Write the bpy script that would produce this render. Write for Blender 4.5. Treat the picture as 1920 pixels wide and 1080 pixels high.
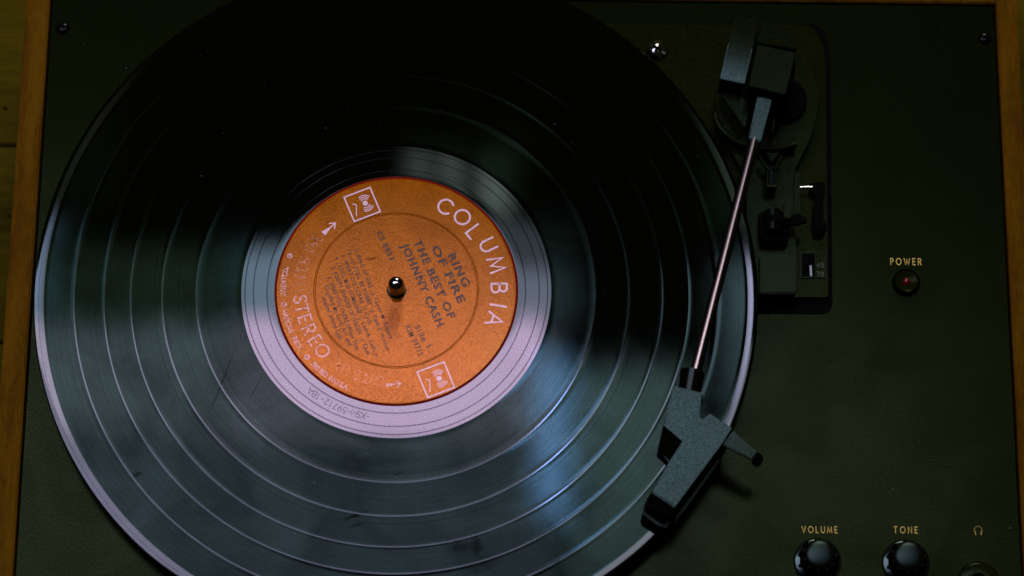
import bpy, bmesh, math, random
from mathutils import Vector, Matrix, noise
random.seed(7)
S = bpy.context.scene
COL = S.collection
for o in list(bpy.data.objects): bpy.data.objects.remove(o)

# ------------------------------------------------------------------ camera
CAM_F = 5737.03 / 1920 * 36.0
C_POS = Vector((0.03708, -0.42975, 1.19762))
C_RT = Vector((0.99990, 0.00781, 0.01197)).normalized()
C_UP = Vector((-0.0114, 0.94085, 0.33863)).normalized()
C_FW = Vector((0.00862, 0.33873, -0.94084)).normalized()
cd = bpy.data.cameras.new('camera'); co = bpy.data.objects.new('camera', cd); COL.objects.link(co)
cd.sensor_width = 36.0; cd.lens = CAM_F; cd.clip_start = 0.05; cd.clip_end = 50
m3 = Matrix((C_RT, C_UP, -C_FW)).transposed()
co.matrix_world = Matrix.Translation(C_POS) @ m3.to_4x4()
cd.dof.use_dof = True; cd.dof.focus_distance = 1.275; cd.dof.aperture_fstop = 5.6
S.camera = co
# ------------------------------------------------------------------ world, exposure
W = bpy.data.worlds.new('World'); S.world = W; W.use_nodes = True
W.node_tree.nodes['Background'].inputs[0].default_value = (0.55, 0.75, 0.42, 1)
W.node_tree.nodes['Background'].inputs[1].default_value = 0.010
S.view_settings.view_transform = 'Standard'; S.view_settings.look = 'None'
S.view_settings.exposure = 0; S.view_settings.gamma = 1
# ------------------------------------------------------------------ lamps: an unseen bright source overhead, with added fills
def lamp(name, x0, x1, y0, y1, z, rad, col, rot=0.0, spread=180):
    sx, sy = x1 - x0, y1 - y0
    l = bpy.data.lights.new(name, 'AREA'); l.shape = 'RECTANGLE'; l.size = sx; l.size_y = sy
    l.energy = rad * math.pi * sx * sy; l.color = col; l.spread = math.radians(spread)
    o = bpy.data.objects.new(name, l); COL.objects.link(o)
    o.location = ((x0 + x1) / 2, (y0 + y1) / 2, z); o.rotation_euler = (0, 0, rot)
    return o
OVERHEAD = (1.0, 0.76, 1.14)
# stand-ins for the unseen source mirrored in the record, split and tuned to shape its sheen
OLV, LAV, TEAL = (0.78, 1.0, 0.80), (0.84, 0.82, 1.20), (0.62, 0.90, 1.20)
lamp('rim_fill_far_left', -1.05, -0.385, 0.534, 0.650, 1.6, 6.5, (0.58, 0.80, 1.22))  # added lamp that brightens the left rim of the record
lamp('overhead_left_high', -0.385, -0.211, 0.534, 0.612, 1.6, 1.6, OLV)
lamp('overhead_left', -1.05, -0.211, 0.432, 0.534, 1.6, 9.5, (0.90, 0.82, 1.12))
lamp('overhead_left_low', -1.05, -0.211, 0.000, 0.432, 1.6, 5.0, LAV)
lamp('overhead_middle_high', -0.211, 0.020, 0.545, 0.614, 1.6, 4.3, TEAL)
lamp('overhead_middle', -0.211, 0.098, 0.423, 0.545, 1.6, 11.5, OVERHEAD)
lamp('overhead_middle_low', -0.211, 0.098, 0.265, 0.423, 1.6, 4.8, LAV)
lamp('overhead_middle_side', 0.020, 0.125, 0.545, 0.598, 1.6, 3.6, (0.72, 0.85, 1.15))
lamp('overhead_slit', 0.096, 0.111, 0.355, 0.508, 1.605, 100.0, (0.28, 0.43, 1.0))
lamp('overhead_right', 0.114, 0.240, 0.380, 0.496, 1.6, 8.0, (0.80, 0.88, 1.05))
lamp('overhead_right_low', 0.114, 0.240, 0.270, 0.380, 1.6, 5.2, (0.80, 0.88, 1.05))
lamp('overhead_far_right', 0.276, 0.345, 0.300, 0.610, 1.6, 12.0, (0.78, 0.84, 1.2))
lamp('deck_fill_right', 0.345, 0.560, 0.230, 0.500, 1.6, 3.6, (0.85, 0.88, 1.0))  # added fill that lifts the right side of the deck
lamp('rim_fill_left', -0.470, -0.330, 0.655, 0.860, 1.6, 0.25, (0.8, 1.0, 0.7))  # added dim lamp for a faint glint on the upper left rim
lamp('rim_fill_right', 0.262, 0.420, 0.645, 0.800, 1.6, 0.9, (0.65, 1.0, 0.8))  # added dim lamp that lifts the upper right rim
for (a, b, e) in ((-0.040, -0.020, 1.2), (-0.008, 0.012, 1.5), (0.030, 0.062, 2.2)):
    lamp('overhead_strip', a, b, 0.655, 0.725, 1.6, e, (0.75, 1.0, 0.9))
lamp('overhead_glow', 0.025, 0.125, 0.603, 0.645, 1.6, 1.0, (0.70, 0.95, 1.1))
def key():
    l = bpy.data.lights.new('far_window', 'AREA'); l.shape = 'RECTANGLE'; l.size = 0.7; l.size_y = 0.5
    l.energy = 23.0; l.color = (1.0, 0.92, 0.84)
    o = bpy.data.objects.new('far_window', l); COL.objects.link(o)
    o.location = (0.30, 2.00, 1.28)
    o.rotation_euler = (Vector((0, 0, 0)) - o.location).to_track_quat('-Z', 'Y').to_euler()
key()

def at(px, py, z):
    """world point at height z that the photograph shows at pixel (px, py)"""
    d = C_FW + C_RT * ((px - 960) / 5737.03) + C_UP * ((540 - py) / 5737.03)
    t = (z - C_POS.z) / d.z
    return C_POS + d * t
def ats(pts, z):
    if isinstance(z, (int, float)): return [at(x, y, z) for x, y in pts]
    return [at(p[0], p[1], zz) for p, zz in zip(pts, z)]

# ------------------------------------------------------------------ materials
def add_gloss(nt, diff_col, tint, spec, rough, normal=None, aniso=0.0, tangent=None):
    """diffuse plus a Gaussian-lobed coat whose strength follows Fresnel; sockets or plain values"""
    L = nt.links; out = nt.nodes['Material Output']; nt.nodes.remove(nt.nodes['Principled BSDF'])
    d = nt.nodes.new('ShaderNodeBsdfDiffuse'); g = nt.nodes.new('ShaderNodeBsdfAnisotropic'); g.distribution = 'BECKMANN'
    fr = nt.nodes.new('ShaderNodeFresnel'); fr.inputs['IOR'].default_value = 1.5
    k = nt.nodes.new('ShaderNodeMath'); k.operation = 'MULTIPLY'; L.new(fr.outputs[0], k.inputs[0])
    if isinstance(spec, (int, float)): k.inputs[1].default_value = spec * 2
    else:
        k2 = nt.nodes.new('ShaderNodeMath'); k2.operation = 'MULTIPLY'; k2.inputs[1].default_value = 2.0; L.new(spec, k2.inputs[0]); L.new(k2.outputs[0], k.inputs[1])
    v = nt.nodes.new('ShaderNodeVectorMath'); v.operation = 'SCALE'; v.inputs[0].default_value = tint; L.new(k.outputs[0], v.inputs['Scale']); L.new(v.outputs[0], g.inputs['Color'])
    if isinstance(diff_col, tuple): d.inputs['Color'].default_value = (*diff_col, 1)
    else: L.new(diff_col, d.inputs['Color'])
    if isinstance(rough, (int, float)): g.inputs['Roughness'].default_value = rough
    else: L.new(rough, g.inputs['Roughness'])
    g.inputs['Anisotropy'].default_value = aniso
    if aniso: g.inputs['Rotation'].default_value = 0.0; L.new(tangent, g.inputs['Tangent'])
    if normal: L.new(normal, d.inputs['Normal']); L.new(normal, g.inputs['Normal'])
    a = nt.nodes.new('ShaderNodeAddShader'); L.new(d.outputs[0], a.inputs[0]); L.new(g.outputs[0], a.inputs[1]); L.new(a.outputs[0], out.inputs['Surface'])
def mat(name, base=(0.1, 0.1, 0.1), rough=0.5, metal=0.0, spec=0.5, bump=None, mottle=None, rough_var=0.0, emis=None, tint=None, smear=0):
    colsock = None; nrm = None
    m = bpy.data.materials.new(name); m.use_nodes = True
    nt = m.node_tree; b = nt.nodes['Principled BSDF']
    b.inputs['Base Color'].default_value = (*base, 1); b.inputs['Roughness'].default_value = rough
    if tint: b.inputs['Specular Tint'].default_value = (*tint, 1)
    b.inputs['Metallic'].default_value = metal; b.inputs['Specular IOR Level'].default_value = spec
    tc = nt.nodes.new('ShaderNodeTexCoord')
    def nz(scale, detail=3, vec=None):
        n = nt.nodes.new('ShaderNodeTexNoise'); n.inputs['Scale'].default_value = scale; n.inputs['Detail'].default_value = detail
        nt.links.new(vec or tc.outputs['Object'], n.inputs['Vector']); return n
    if mottle:
        sc, amt = mottle
        n = nz(sc, 5); r = nt.nodes.new('ShaderNodeMapRange')
        r.inputs[1].default_value = 0.36; r.inputs[2].default_value = 0.64; r.inputs[3].default_value = 1 - amt; r.inputs[4].default_value = 1 + amt
        nt.links.new(n.outputs['Fac'], r.inputs[0])
        mx = nt.nodes.new('ShaderNodeVectorMath'); mx.operation = 'SCALE'; mx.inputs[0].default_value = base
        nt.links.new(r.outputs[0], mx.inputs['Scale']); r0 = r.outputs[0]; nt.links.new(mx.outputs[0], b.inputs['Base Color']); colsock = mx.outputs[0]
    if rough_var:
        n = nz(60, 4); r = nt.nodes.new('ShaderNodeMapRange')
        r.inputs[3].default_value = rough - rough_var; r.inputs[4].default_value = rough + rough_var
        nt.links.new(n.outputs['Fac'], r.inputs[0]); nt.links.new(r.outputs[0], b.inputs['Roughness'])
    if bump:
        sc, st, dist = bump
        n = nz(sc, 2); bp = nt.nodes.new('ShaderNodeBump'); bp.inputs['Strength'].default_value = st; bp.inputs['Distance'].default_value = dist
        nt.links.new(n.outputs['Fac'], bp.inputs['Height']); nt.links.new(bp.outputs[0], b.inputs['Normal']); nrm = bp.outputs[0]
    if emis:
        b.inputs['Emission Color'].default_value = (*emis[0], 1); b.inputs['Emission Strength'].default_value = emis[1]
    if tint:
        sp = spec
        if mottle:
            k = nt.nodes.new('ShaderNodeMath'); k.operation = 'MULTIPLY'; k.inputs[1].default_value = spec; nt.links.new(r0, k.inputs[0]); sp = k.outputs[0]
        if smear:                                        # wiped-over sheen and finger marks
            ns = nz(22, 6); ns.inputs['Distortion'].default_value = 1.2; q = nt.nodes.new('ShaderNodeMapRange')
            q.inputs[1].default_value = 0.35; q.inputs[2].default_value = 0.65; q.inputs[3].default_value = 1 - smear; q.inputs[4].default_value = 1 + smear
            nt.links.new(ns.outputs['Fac'], q.inputs[0]); k3 = nt.nodes.new('ShaderNodeMath'); k3.operation = 'MULTIPLY'
            nt.links.new(q.outputs[0], k3.inputs[0]); nt.links.new(sp, k3.inputs[1]); sp = k3.outputs[0]
        add_gloss(nt, colsock or base, tint, sp, rough, nrm)
    return m

M = {}
M['deck'] = mat('deck_paint', (0.0042, 0.0060, 0.0009), 0.21, 0, 0.042, bump=(2600, 0.08, 0.0002), smear=0.22, mottle=(1500, 0.38), tint=(0.76, 1.0, 0.40))
M['plate'] = mat('plate_paint', (0.0060, 0.0073, 0.0008), 0.21, 0, 0.042, bump=(2600, 0.08, 0.0002), smear=0.22, mottle=(1500, 0.38), tint=(0.76, 1.0, 0.40))
M['moulding'] = mat('textured_moulding', (0.0074, 0.0088, 0.0014), 0.22, 0, 0.06, bump=(1500, 0.12, 0.0002), mottle=(1600, 0.40), tint=(0.62, 1.0, 0.55))
M['arm_plastic'] = mat('arm_plastic', (0.0060, 0.0080, 0.0022), 0.19, 0, 0.138, bump=(1700, 0.08, 0.0002), mottle=(1800, 0.42), tint=(0.66, 1.0, 0.84))
M['black'] = mat('black_plastic', (0.0020, 0.0022, 0.0015), 0.24, 0, 0.05, tint=(0.8, 1.0, 0.8))
M['gloss_black'] = mat('gloss_black_plastic', (0.0020, 0.0022, 0.0016), 0.18, 0, 0.10, tint=(0.8, 1.0, 0.85))
M['knob_black'] = mat('knob_plastic', (0.0032, 0.0038, 0.0016), 0.40, 0, 0.30, bump=(900, 0.08, 0.0002), tint=(0.65, 1.0, 0.85))
M['void'] = mat('dark_gap', (0.001, 0.001, 0.001), 0.9, 0, 0.05)
M['chrome'] = mat('chrome', (0.62, 0.55, 0.50), 0.12, 1.0, 0.5, rough_var=0.04)
M['tube'] = mat('steel_tube', (0.215, 0.155, 0.128), 0.24, 1.0, 0.5, rough_var=0.04)
M['dark_chrome'] = mat('dark_chrome', (0.30, 0.27, 0.25), 0.10, 1.0, 0.5)
M['washer'] = mat('grey_washer', (0.006, 0.007, 0.005), 0.20, 0, 0.42, bump=(1200, 0.1, 0.0002), tint=(0.68, 1.0, 0.92))
M['gold_print'] = mat('gold_print', (0.80, 0.56, 0.13), 0.6, 0, 0.2, mottle=(1500, 0.3))
M['dim_gold_print'] = mat('dim_gold_print', (0.36, 0.26, 0.07), 0.6, 0, 0.2)
M['grey_print'] = mat('grey_print', (0.055, 0.06, 0.04), 0.6, 0, 0.2)
M['pale'] = mat('pale_plastic', (0.30, 0.32, 0.30), 0.4)
M['led'] = mat('red_lens', (0.09, 0.002, 0.002), 0.18, 0, 0.5, emis=((1.0, 0.01, 0.02), 0.01))
M['dust'] = mat('dust', (0.35, 0.35, 0.33), 0.9)
M['etch'] = mat('etched_scratch', (0.012, 0.013, 0.016), 0.20, 0, 0.22, tint=(0.9, 0.95, 1.0))
M['rubber'] = mat('mat_rubber', (0.004, 0.004, 0.004), 0.6, 0, 0.2)

def wood(name, c1, c2, along, scale, stretch, rough=0.5, lines=0.5):
    m = bpy.data.materials.new(name); m.use_nodes = True; nt = m.node_tree; b = nt.nodes['Principled BSDF']
    tc = nt.nodes.new('ShaderNodeTexCoord'); mp = nt.nodes.new('ShaderNodeMapping')
    mp.inputs['Scale'].default_value = (1 / stretch, 1, 1) if along == 'x' else (1, 1 / stretch, 1)
    nt.links.new(tc.outputs['Object'], mp.inputs['Vector'])
    oi = nt.nodes.new('ShaderNodeObjectInfo'); ad = nt.nodes.new('ShaderNodeVectorMath'); ad.operation = 'ADD'
    nt.links.new(mp.outputs[0], ad.inputs[0]); nt.links.new(oi.outputs['Random'], ad.inputs[1])
    n = nt.nodes.new('ShaderNodeTexNoise'); n.inputs['Scale'].default_value = scale; n.inputs['Detail'].default_value = 8; n.inputs['Roughness'].default_value = 0.65
    n2 = nt.nodes.new('ShaderNodeTexNoise'); n2.inputs['Scale'].default_value = scale * 9; n2.inputs['Detail'].default_value = 2
    nt.links.new(ad.outputs[0], n.inputs['Vector']); nt.links.new(ad.outputs[0], n2.inputs['Vector'])
    mx = nt.nodes.new('ShaderNodeMath'); mx.operation = 'MULTIPLY_ADD'; mx.inputs[1].default_value = lines; nt.links.new(n2.outputs['Fac'], mx.inputs[0]); nt.links.new(n.outputs['Fac'], mx.inputs[2])
    cr = nt.nodes.new('ShaderNodeValToRGB'); cr.color_ramp.elements[0].position = 0.42 + lines * 0.35; cr.color_ramp.elements[1].position = 0.62 + lines * 0.55
    cr.color_ramp.elements[0].color = (*c1, 1); cr.color_ramp.elements[1].color = (*c2, 1)
    nt.links.new(mx.outputs[0], cr.inputs[0]); nt.links.new(cr.outputs[0], b.inputs['Base Color'])
    b.inputs['Roughness'].default_value = rough; b.inputs['Specular IOR Level'].default_value = 0.015
    bp = nt.nodes.new('ShaderNodeBump'); bp.inputs['Strength'].default_value = 0.2; bp.inputs['Distance'].default_value = 0.0003
    nt.links.new(mx.outputs[0], bp.inputs['Height']); nt.links.new(bp.outputs[0], b.inputs['Normal'])
    return m
M['frame_wood'] = wood('frame_wood', (0.066, 0.025, 0.0002), (0.116, 0.052, 0.0005), 'y', 130, 6, 0.55, 0.38)
M['table_wood'] = wood('table_wood', (0.036, 0.025, 0.0004), (0.070, 0.050, 0.0008), 'x', 70, 9, 0.55, 0.45)

def vinyl(name, rough, spec, aniso, ring_amt, coat=0.0, smudge=0.3, ringscale=900, tint=None, marks=()):
    m = bpy.data.materials.new(name); m.use_nodes = True; nt = m.node_tree; b = nt.nodes['Principled BSDF']
    L = nt.links
    tg = nt.nodes.new('ShaderNodeTangent'); tg.direction_type = 'RADIAL'; tg.axis = 'Z'
    tc = nt.nodes.new('ShaderNodeTexCoord'); ln = nt.nodes.new('ShaderNodeVectorMath'); ln.operation = 'LENGTH'
    sx = nt.nodes.new('ShaderNodeVectorMath'); sx.operation = 'MULTIPLY'; sx.inputs[1].default_value = (1, 1, 0)
    L.new(tc.outputs['Object'], sx.inputs[0]); L.new(sx.outputs[0], ln.inputs[0])
    n1 = nt.nodes.new('ShaderNodeTexNoise'); n1.noise_dimensions = '1D'; n1.inputs['Scale'].default_value = ringscale; n1.inputs['Detail'].default_value = 6; n1.inputs['Roughness'].default_value = 0.75
    L.new(ln.outputs['Value'], n1.inputs['W'])
    # dusty smears and handling marks
    n2 = nt.nodes.new('ShaderNodeTexNoise'); n2.inputs['Scale'].default_value = 26; n2.inputs['Detail'].default_value = 7; n2.inputs['Roughness'].default_value = 0.6; n2.inputs['Distortion'].default_value = 0.6
    L.new(tc.outputs['Object'], n2.inputs['Vector'])
    n3 = nt.nodes.new('ShaderNodeTexNoise'); n3.inputs['Scale'].default_value = 2400; n3.inputs['Detail'].default_value = 2
    L.new(tc.outputs['Object'], n3.inputs['Vector'])
    def rng(src, lo, hi, a=0.3, c=0.7):
        r = nt.nodes.new('ShaderNodeMapRange'); r.inputs[1].default_value = a; r.inputs[2].default_value = c; r.inputs[3].default_value = lo; r.inputs[4].default_value = hi
        L.new(src, r.inputs[0]); return r.outputs[0]
    def mul(a, bb):
        k = nt.nodes.new('ShaderNodeMath'); k.operation = 'MULTIPLY'; L.new(a, k.inputs[0])
        if isinstance(bb, float): k.inputs[1].default_value = bb
        else: L.new(bb, k.inputs[1])
        return k.outputs[0]
    sp = mul(mul(rng(n1.outputs['Fac'], 1 - ring_amt, 1 + ring_amt), rng(n2.outputs['Fac'], 1 - smudge, 1 + smudge)), rng(n3.outputs['Fac'], 0.72, 1.28))
    for (pa, pb_, wd, st) in marks:                      # dull smears and hairline scratches, each a stretched ellipse
        A, B = at(*pa, 0), at(*pb_, 0); d_ = B - A
        mp = nt.nodes.new('ShaderNodeMapping'); mp.vector_type = 'TEXTURE'
        mp.inputs['Location'].default_value = ((A.x + B.x) / 2, (A.y + B.y) / 2, 0); mp.inputs['Rotation'].default_value = (0, 0, math.atan2(d_.y, d_.x)); mp.inputs['Scale'].default_value = (d_.length / 2, wd, 1)
        wb = nt.nodes.new('ShaderNodeVectorMath'); wb.operation = 'MULTIPLY_ADD'; wb.inputs[1].default_value = (wd * 1.5,) * 3
        n4 = nt.nodes.new('ShaderNodeTexNoise'); n4.inputs['Scale'].default_value = 350; n4.inputs['Detail'].default_value = 4; L.new(tc.outputs['Object'], n4.inputs['Vector'])
        L.new(n4.outputs['Color'], wb.inputs[0]); L.new(tc.outputs['Object'], wb.inputs[2]); L.new(wb.outputs[0], mp.inputs['Vector'])
        fl = nt.nodes.new('ShaderNodeVectorMath'); fl.operation = 'MULTIPLY'; fl.inputs[1].default_value = (1, 1, 0); L.new(mp.outputs[0], fl.inputs[0])
        l2 = nt.nodes.new('ShaderNodeVectorMath'); l2.operation = 'LENGTH'; L.new(fl.outputs[0], l2.inputs[0])
        sp = mul(sp, rng(l2.outputs['Value'], 1 - st, 1.0, 0.3, 1.0))
    add_gloss(nt, (0.0013, 0.0016, 0.0006), tint or (1, 1, 1), mul(sp, spec), rng(n2.outputs['Fac'], rough * 0.85, rough * 1.2), None, aniso, tg.outputs[0])
    return m
M['groove'] = vinyl('grooved_vinyl', 0.070, 0.086, 0.1, 0.20, smudge=0.40, tint=(0.62, 1.0, 0.82), marks=[
    ((448, 640), (388, 790), .0005, .55), ((500, 690), (462, 760), .0003, .5), ((640, 974), (700, 952), .0012, .75), ((655, 985), (690, 978), .0008, .7),
    ((245, 892), (275, 880), .0012, .6), ((840, 1022), (905, 1010), .0030, .45), ((900, 985), (908, 1040), .0030, .6), ((738, 890), (760, 882), .0006, .6), ((880, 1060), (960, 1030), .004, .4), ((610, 870), (860, 830), .004, .2)])
M['gap'] = vinyl('smooth_band_vinyl', 0.06, 0.34, 0.0, 0.6, smudge=0.15, ringscale=5200, tint=(0.86, 0.98, 1.0))
M['runout'] = vinyl('run_out_vinyl', 0.05, 0.50, 0.0, 0.04, smudge=0.06, ringscale=1500)
M['rim_edge'] = vinyl('rim_edge_vinyl', 0.12, 0.10, 0.0, 0.1, smudge=0.1, tint=(0.7, 1.0, 0.7))
M['rim'] = vinyl('rim_vinyl', 0.07, 0.42, 0.3, 0.10, smudge=0.1, ringscale=2500)

def label_paper():
    m = bpy.data.materials.new('orange_label_paper'); m.use_nodes = True; nt = m.node_tree; b = nt.nodes['Principled BSDF']; L = nt.links
    tc = nt.nodes.new('ShaderNodeTexCoord')
    n = nt.nodes.new('ShaderNodeTexNoise'); n.inputs['Scale'].default_value = 1500; n.inputs['Detail'].default_value = 3; L.new(tc.outputs['Object'], n.inputs['Vector'])
    n2 = nt.nodes.new('ShaderNodeTexNoise'); n2.inputs['Scale'].default_value = 60; n2.inputs['Detail'].default_value = 6; L.new(tc.outputs['Object'], n2.inputs['Vector'])
    ad = nt.nodes.new('ShaderNodeMath'); ad.operation = 'MULTIPLY_ADD'; ad.inputs[1].default_value = 0.55; L.new(n2.outputs['Fac'], ad.inputs[0]); L.new(n.outputs['Fac'], ad.inputs[2])
    cr = nt.nodes.new('ShaderNodeValToRGB'); e = cr.color_ramp.elements
    e[0].position = 0.50; e[0].color = (0.18, 0.042, 0.0008, 1); e[1].position = 1.05; e[1].color = (0.40, 0.105, 0.0012, 1)
    L.new(ad.outputs[0], cr.inputs[0])
    col = cr.outputs[0]
    # stains, the first also painting the spindle's shade: (x, y, radius x, radius y, angle, strength)
    masks = []
    def stain_or_shade(col, px, py, rx, ry, ang, s, c):
        p = at(px, py, 0)
        mp = nt.nodes.new('ShaderNodeMapping'); mp.vector_type = 'TEXTURE'
        mp.inputs['Location'].default_value = (p.x + 0.002, p.y + 0.002, 0); mp.inputs['Rotation'].default_value = (0, 0, math.radians(ang)); mp.inputs['Scale'].default_value = (rx, ry, 1)
        wn = nt.nodes.new('ShaderNodeTexNoise'); wn.inputs['Scale'].default_value = 220; wn.inputs['Detail'].default_value = 4
        L.new(tc.outputs['Object'], wn.inputs['Vector'])
        sc = nt.nodes.new('ShaderNodeVectorMath'); sc.operation = 'MULTIPLY_ADD'; sc.inputs[1].default_value = (0.004,) * 3
        L.new(wn.outputs['Color'], sc.inputs[0]); L.new(tc.outputs['Object'], sc.inputs[2]); L.new(sc.outputs[0], mp.inputs['Vector'])
        fl = nt.nodes.new('ShaderNodeVectorMath'); fl.operation = 'MULTIPLY'; fl.inputs[1].default_value = (1, 1, 0); L.new(mp.outputs[0], fl.inputs[0])
        ln = nt.nodes.new('ShaderNodeVectorMath'); ln.operation = 'LENGTH'; L.new(fl.outputs[0], ln.inputs[0])
        r = nt.nodes.new('ShaderNodeMapRange'); r.interpolation_type = 'SMOOTHSTEP'; r.inputs[1].default_value = 0.25; r.inputs[2].default_value = 1.0; r.inputs[3].default_value = s; r.inputs[4].default_value = 0
        L.new(ln.outputs['Value'], r.inputs[0])
        mx = nt.nodes.new('ShaderNodeMix'); mx.data_type = 'RGBA'; mx.inputs[7].default_value = (*c, 1)
        L.new(r.outputs[0], mx.inputs[0]); L.new(col, mx.inputs[6]); masks.append(r.outputs[0]); return mx.outputs[2]
    col = stain_or_shade(col, 738, 598, 0.0050, 0.0110, -10, 0.60, (0.17, 0.018, 0.0008))  # red-brown stain that also paints in the spindle's soft shadow
    col = stain_or_shade(col, 698, 483, 0.0045, 0.0010, 22, 0.60, (0.08, 0.015, 0.0006))
    col = stain_or_shade(col, 640, 640, 0.010, 0.014, 30, 0.20, (0.16, 0.024, 0.0006))
    col = stain_or_shade(col, 800, 430, 0.016, 0.006, -10, 0.25, (0.16, 0.03, 0.0006))
    col = stain_or_shade(col, 842, 490, 0.006, 0.002, -20, 0.35, (0.17, 0.02, 0.0006))
    bp = nt.nodes.new('ShaderNodeBump'); bp.inputs['Strength'].default_value = 0.12; bp.inputs['Distance'].default_value = 0.0002
    L.new(n.outputs['Fac'], bp.inputs['Height'])
    r = nt.nodes.new('ShaderNodeMapRange'); r.inputs[1].default_value = 0.3; r.inputs[2].default_value = 0.7; r.inputs[3].default_value = 0.47; r.inputs[4].default_value = 0.90
    L.new(n.outputs['Fac'], r.inputs[0])
    sheen = r.outputs[0]
    for mk in masks:                                     # stains and the painted spindle shade both cut the sheen
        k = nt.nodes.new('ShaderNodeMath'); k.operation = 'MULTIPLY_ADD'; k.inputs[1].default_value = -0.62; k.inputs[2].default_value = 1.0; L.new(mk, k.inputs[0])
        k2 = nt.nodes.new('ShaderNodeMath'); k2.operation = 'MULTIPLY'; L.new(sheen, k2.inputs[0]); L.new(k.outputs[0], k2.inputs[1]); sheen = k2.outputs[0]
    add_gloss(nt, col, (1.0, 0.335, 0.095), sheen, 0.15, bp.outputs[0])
    return m
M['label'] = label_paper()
M['label_edge'] = mat('label_edge_red', (0.16, 0.003, 0.002), 0.6, 0, 0.02)
def print_mat(name, ink, fade, amt, thr, tint=(1.0, 0.335, 0.095), spec=0.3):
    m = bpy.data.materials.new(name); m.use_nodes = True; nt = m.node_tree; b = nt.nodes['Principled BSDF']; L = nt.links
    tc = nt.nodes.new('ShaderNodeTexCoord'); n = nt.nodes.new('ShaderNodeTexNoise'); n.inputs['Scale'].default_value = 900; n.inputs['Detail'].default_value = 4
    L.new(tc.outputs['Object'], n.inputs['Vector'])
    r = nt.nodes.new('ShaderNodeMapRange'); r.inputs[1].default_value = thr - 0.12; r.inputs[2].default_value = thr + 0.12; r.inputs[3].default_value = 0; r.inputs[4].default_value = amt
    L.new(n.outputs['Fac'], r.inputs[0])
    mx = nt.nodes.new('ShaderNodeMix'); mx.data_type = 'RGBA'; mx.inputs[6].default_value = (*ink, 1); mx.inputs[7].default_value = (*fade, 1)
    L.new(r.outputs[0], mx.inputs[0]); add_gloss(nt, mx.outputs[2], tint, spec, 0.15)
    return m
ORG = (0.56, 0.175, 0.018); ORG2 = (0.28, 0.075, 0.004)
M['white_ink'] = print_mat('white_label_ink', (0.92, 0.62, 0.66), ORG2, 0.40, 0.62, (1, 0.6, 0.62), 0.30)
M['worn_ink'] = print_mat('worn_white_ink', (0.80, 0.48, 0.48), ORG2, 0.80, 0.54, (1, 0.46, 0.34), 0.45)
M['faded_ink'] = print_mat('faded_white_ink', (0.55, 0.28, 0.20), ORG2, 0.97, 0.44, (1, 0.36, 0.14), 0.66)
M['black_ink'] = print_mat('typed_ink', (0.060, 0.060, 0.062), ORG2, 0.45, 0.66, (1, 0.45, 0.25), 0.16)
M['typed_small'] = print_mat('typed_small_ink', (0.060, 0.055, 0.052), ORG2, 0.40, 0.66, (1, 0.45, 0.25), 0.14)

# ------------------------------------------------------------------ helpers
def link(name, me, m, parent=None, smooth=None):
    for mm in (m if isinstance(m, (list, tuple)) else [m]): me.materials.append(mm)
    if smooth is not None:
        me.polygons.foreach_set('use_smooth', [True] * len(me.polygons)); me.set_sharp_from_angle(angle=math.radians(smooth))
    o = bpy.data.objects.new(name, me); COL.objects.link(o)
    if parent: o.parent = parent
    return o
def obj(name, bm, m, parent=None, smooth=None):
    me = bpy.data.meshes.new(name); bmesh.ops.recalc_face_normals(bm, faces=bm.faces); bm.to_mesh(me); bm.free()
    return link(name, me, m, parent, smooth)
def thing(name, label, cat, loc=(0, 0, 0)):
    o = bpy.data.objects.new(name, None); COL.objects.link(o); o.location = loc; o.empty_display_size = 0.02
    o['label'] = label; o['category'] = cat; return o
def loft(bm, top, bot, bev=0.0, seg=2):
    n = len(top)
    t = [bm.verts.new(p) for p in top]; b = [bm.verts.new(p) for p in bot]
    fs = [bm.faces.new(t), bm.faces.new(b[::-1])]
    for i in range(n):
        j = (i + 1) % n; fs.append(bm.faces.new((t[j], t[i], b[i], b[j])))
    if bev:
        es = {e for f in fs for e in f.edges}
        bmesh.ops.bevel(bm, geom=list(es), offset=bev, segments=seg, affect='EDGES', clamp_overlap=True)
def down(pts, z): return [Vector((p.x, p.y, z)) for p in pts]
def prism(name, pts, z0, m, parent, bev=0.0004, seg=2, bot=None):
    bm = bmesh.new(); loft(bm, pts, bot or down(pts, z0), bev, seg); return obj(name, bm, m, parent, 30)
def box_pts(x0, x1, y0, y1, z): return [Vector(p) for p in ((x0, y0, z), (x1, y0, z), (x1, y1, z), (x0, y1, z))]
def lathe(name, prof, m, parent, c=(0, 0, 0), seg=64, cap=False, smooth=35, slots=None):
    """prof = [(r, z), ...]"""
    bm = bmesh.new(); rings = []
    for r, z in prof:
        if r <= 1e-7: rings.append([bm.verts.new((c[0], c[1], c[2] + z))])
        else: rings.append([bm.verts.new((c[0] + r * math.cos(a), c[1] + r * math.sin(a), c[2] + z)) for a in (2 * math.pi * i / seg for i in range(seg))])
    for k in range(len(rings) - 1):
        A, B = rings[k], rings[k + 1]
        for i in range(seg):
            j = (i + 1) % seg
            if len(A) == 1 and len(B) == 1: continue
            if len(A) == 1: f = bm.faces.new((A[0], B[i], B[j]))
            elif len(B) == 1: f = bm.faces.new((A[i], B[0], A[j]))
            else: f = bm.faces.new((A[i], B[i], B[j], A[j]))
            if slots: f.material_index = slots[k]
    me = bpy.data.meshes.new(name); bmesh.ops.recalc_face_normals(bm, faces=bm.faces)
    if prof[0][0] > 1e-7 and len(prof) and prof[-1][0] > 1e-7 and len(bm.faces) and not cap:
        up = sum(f.normal.z * f.calc_area() for f in bm.faces)
        if up < 0: bmesh.ops.reverse_faces(bm, faces=bm.faces)
    bm.to_mesh(me); bm.free()
    return link(name, me, m, parent, smooth)
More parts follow.
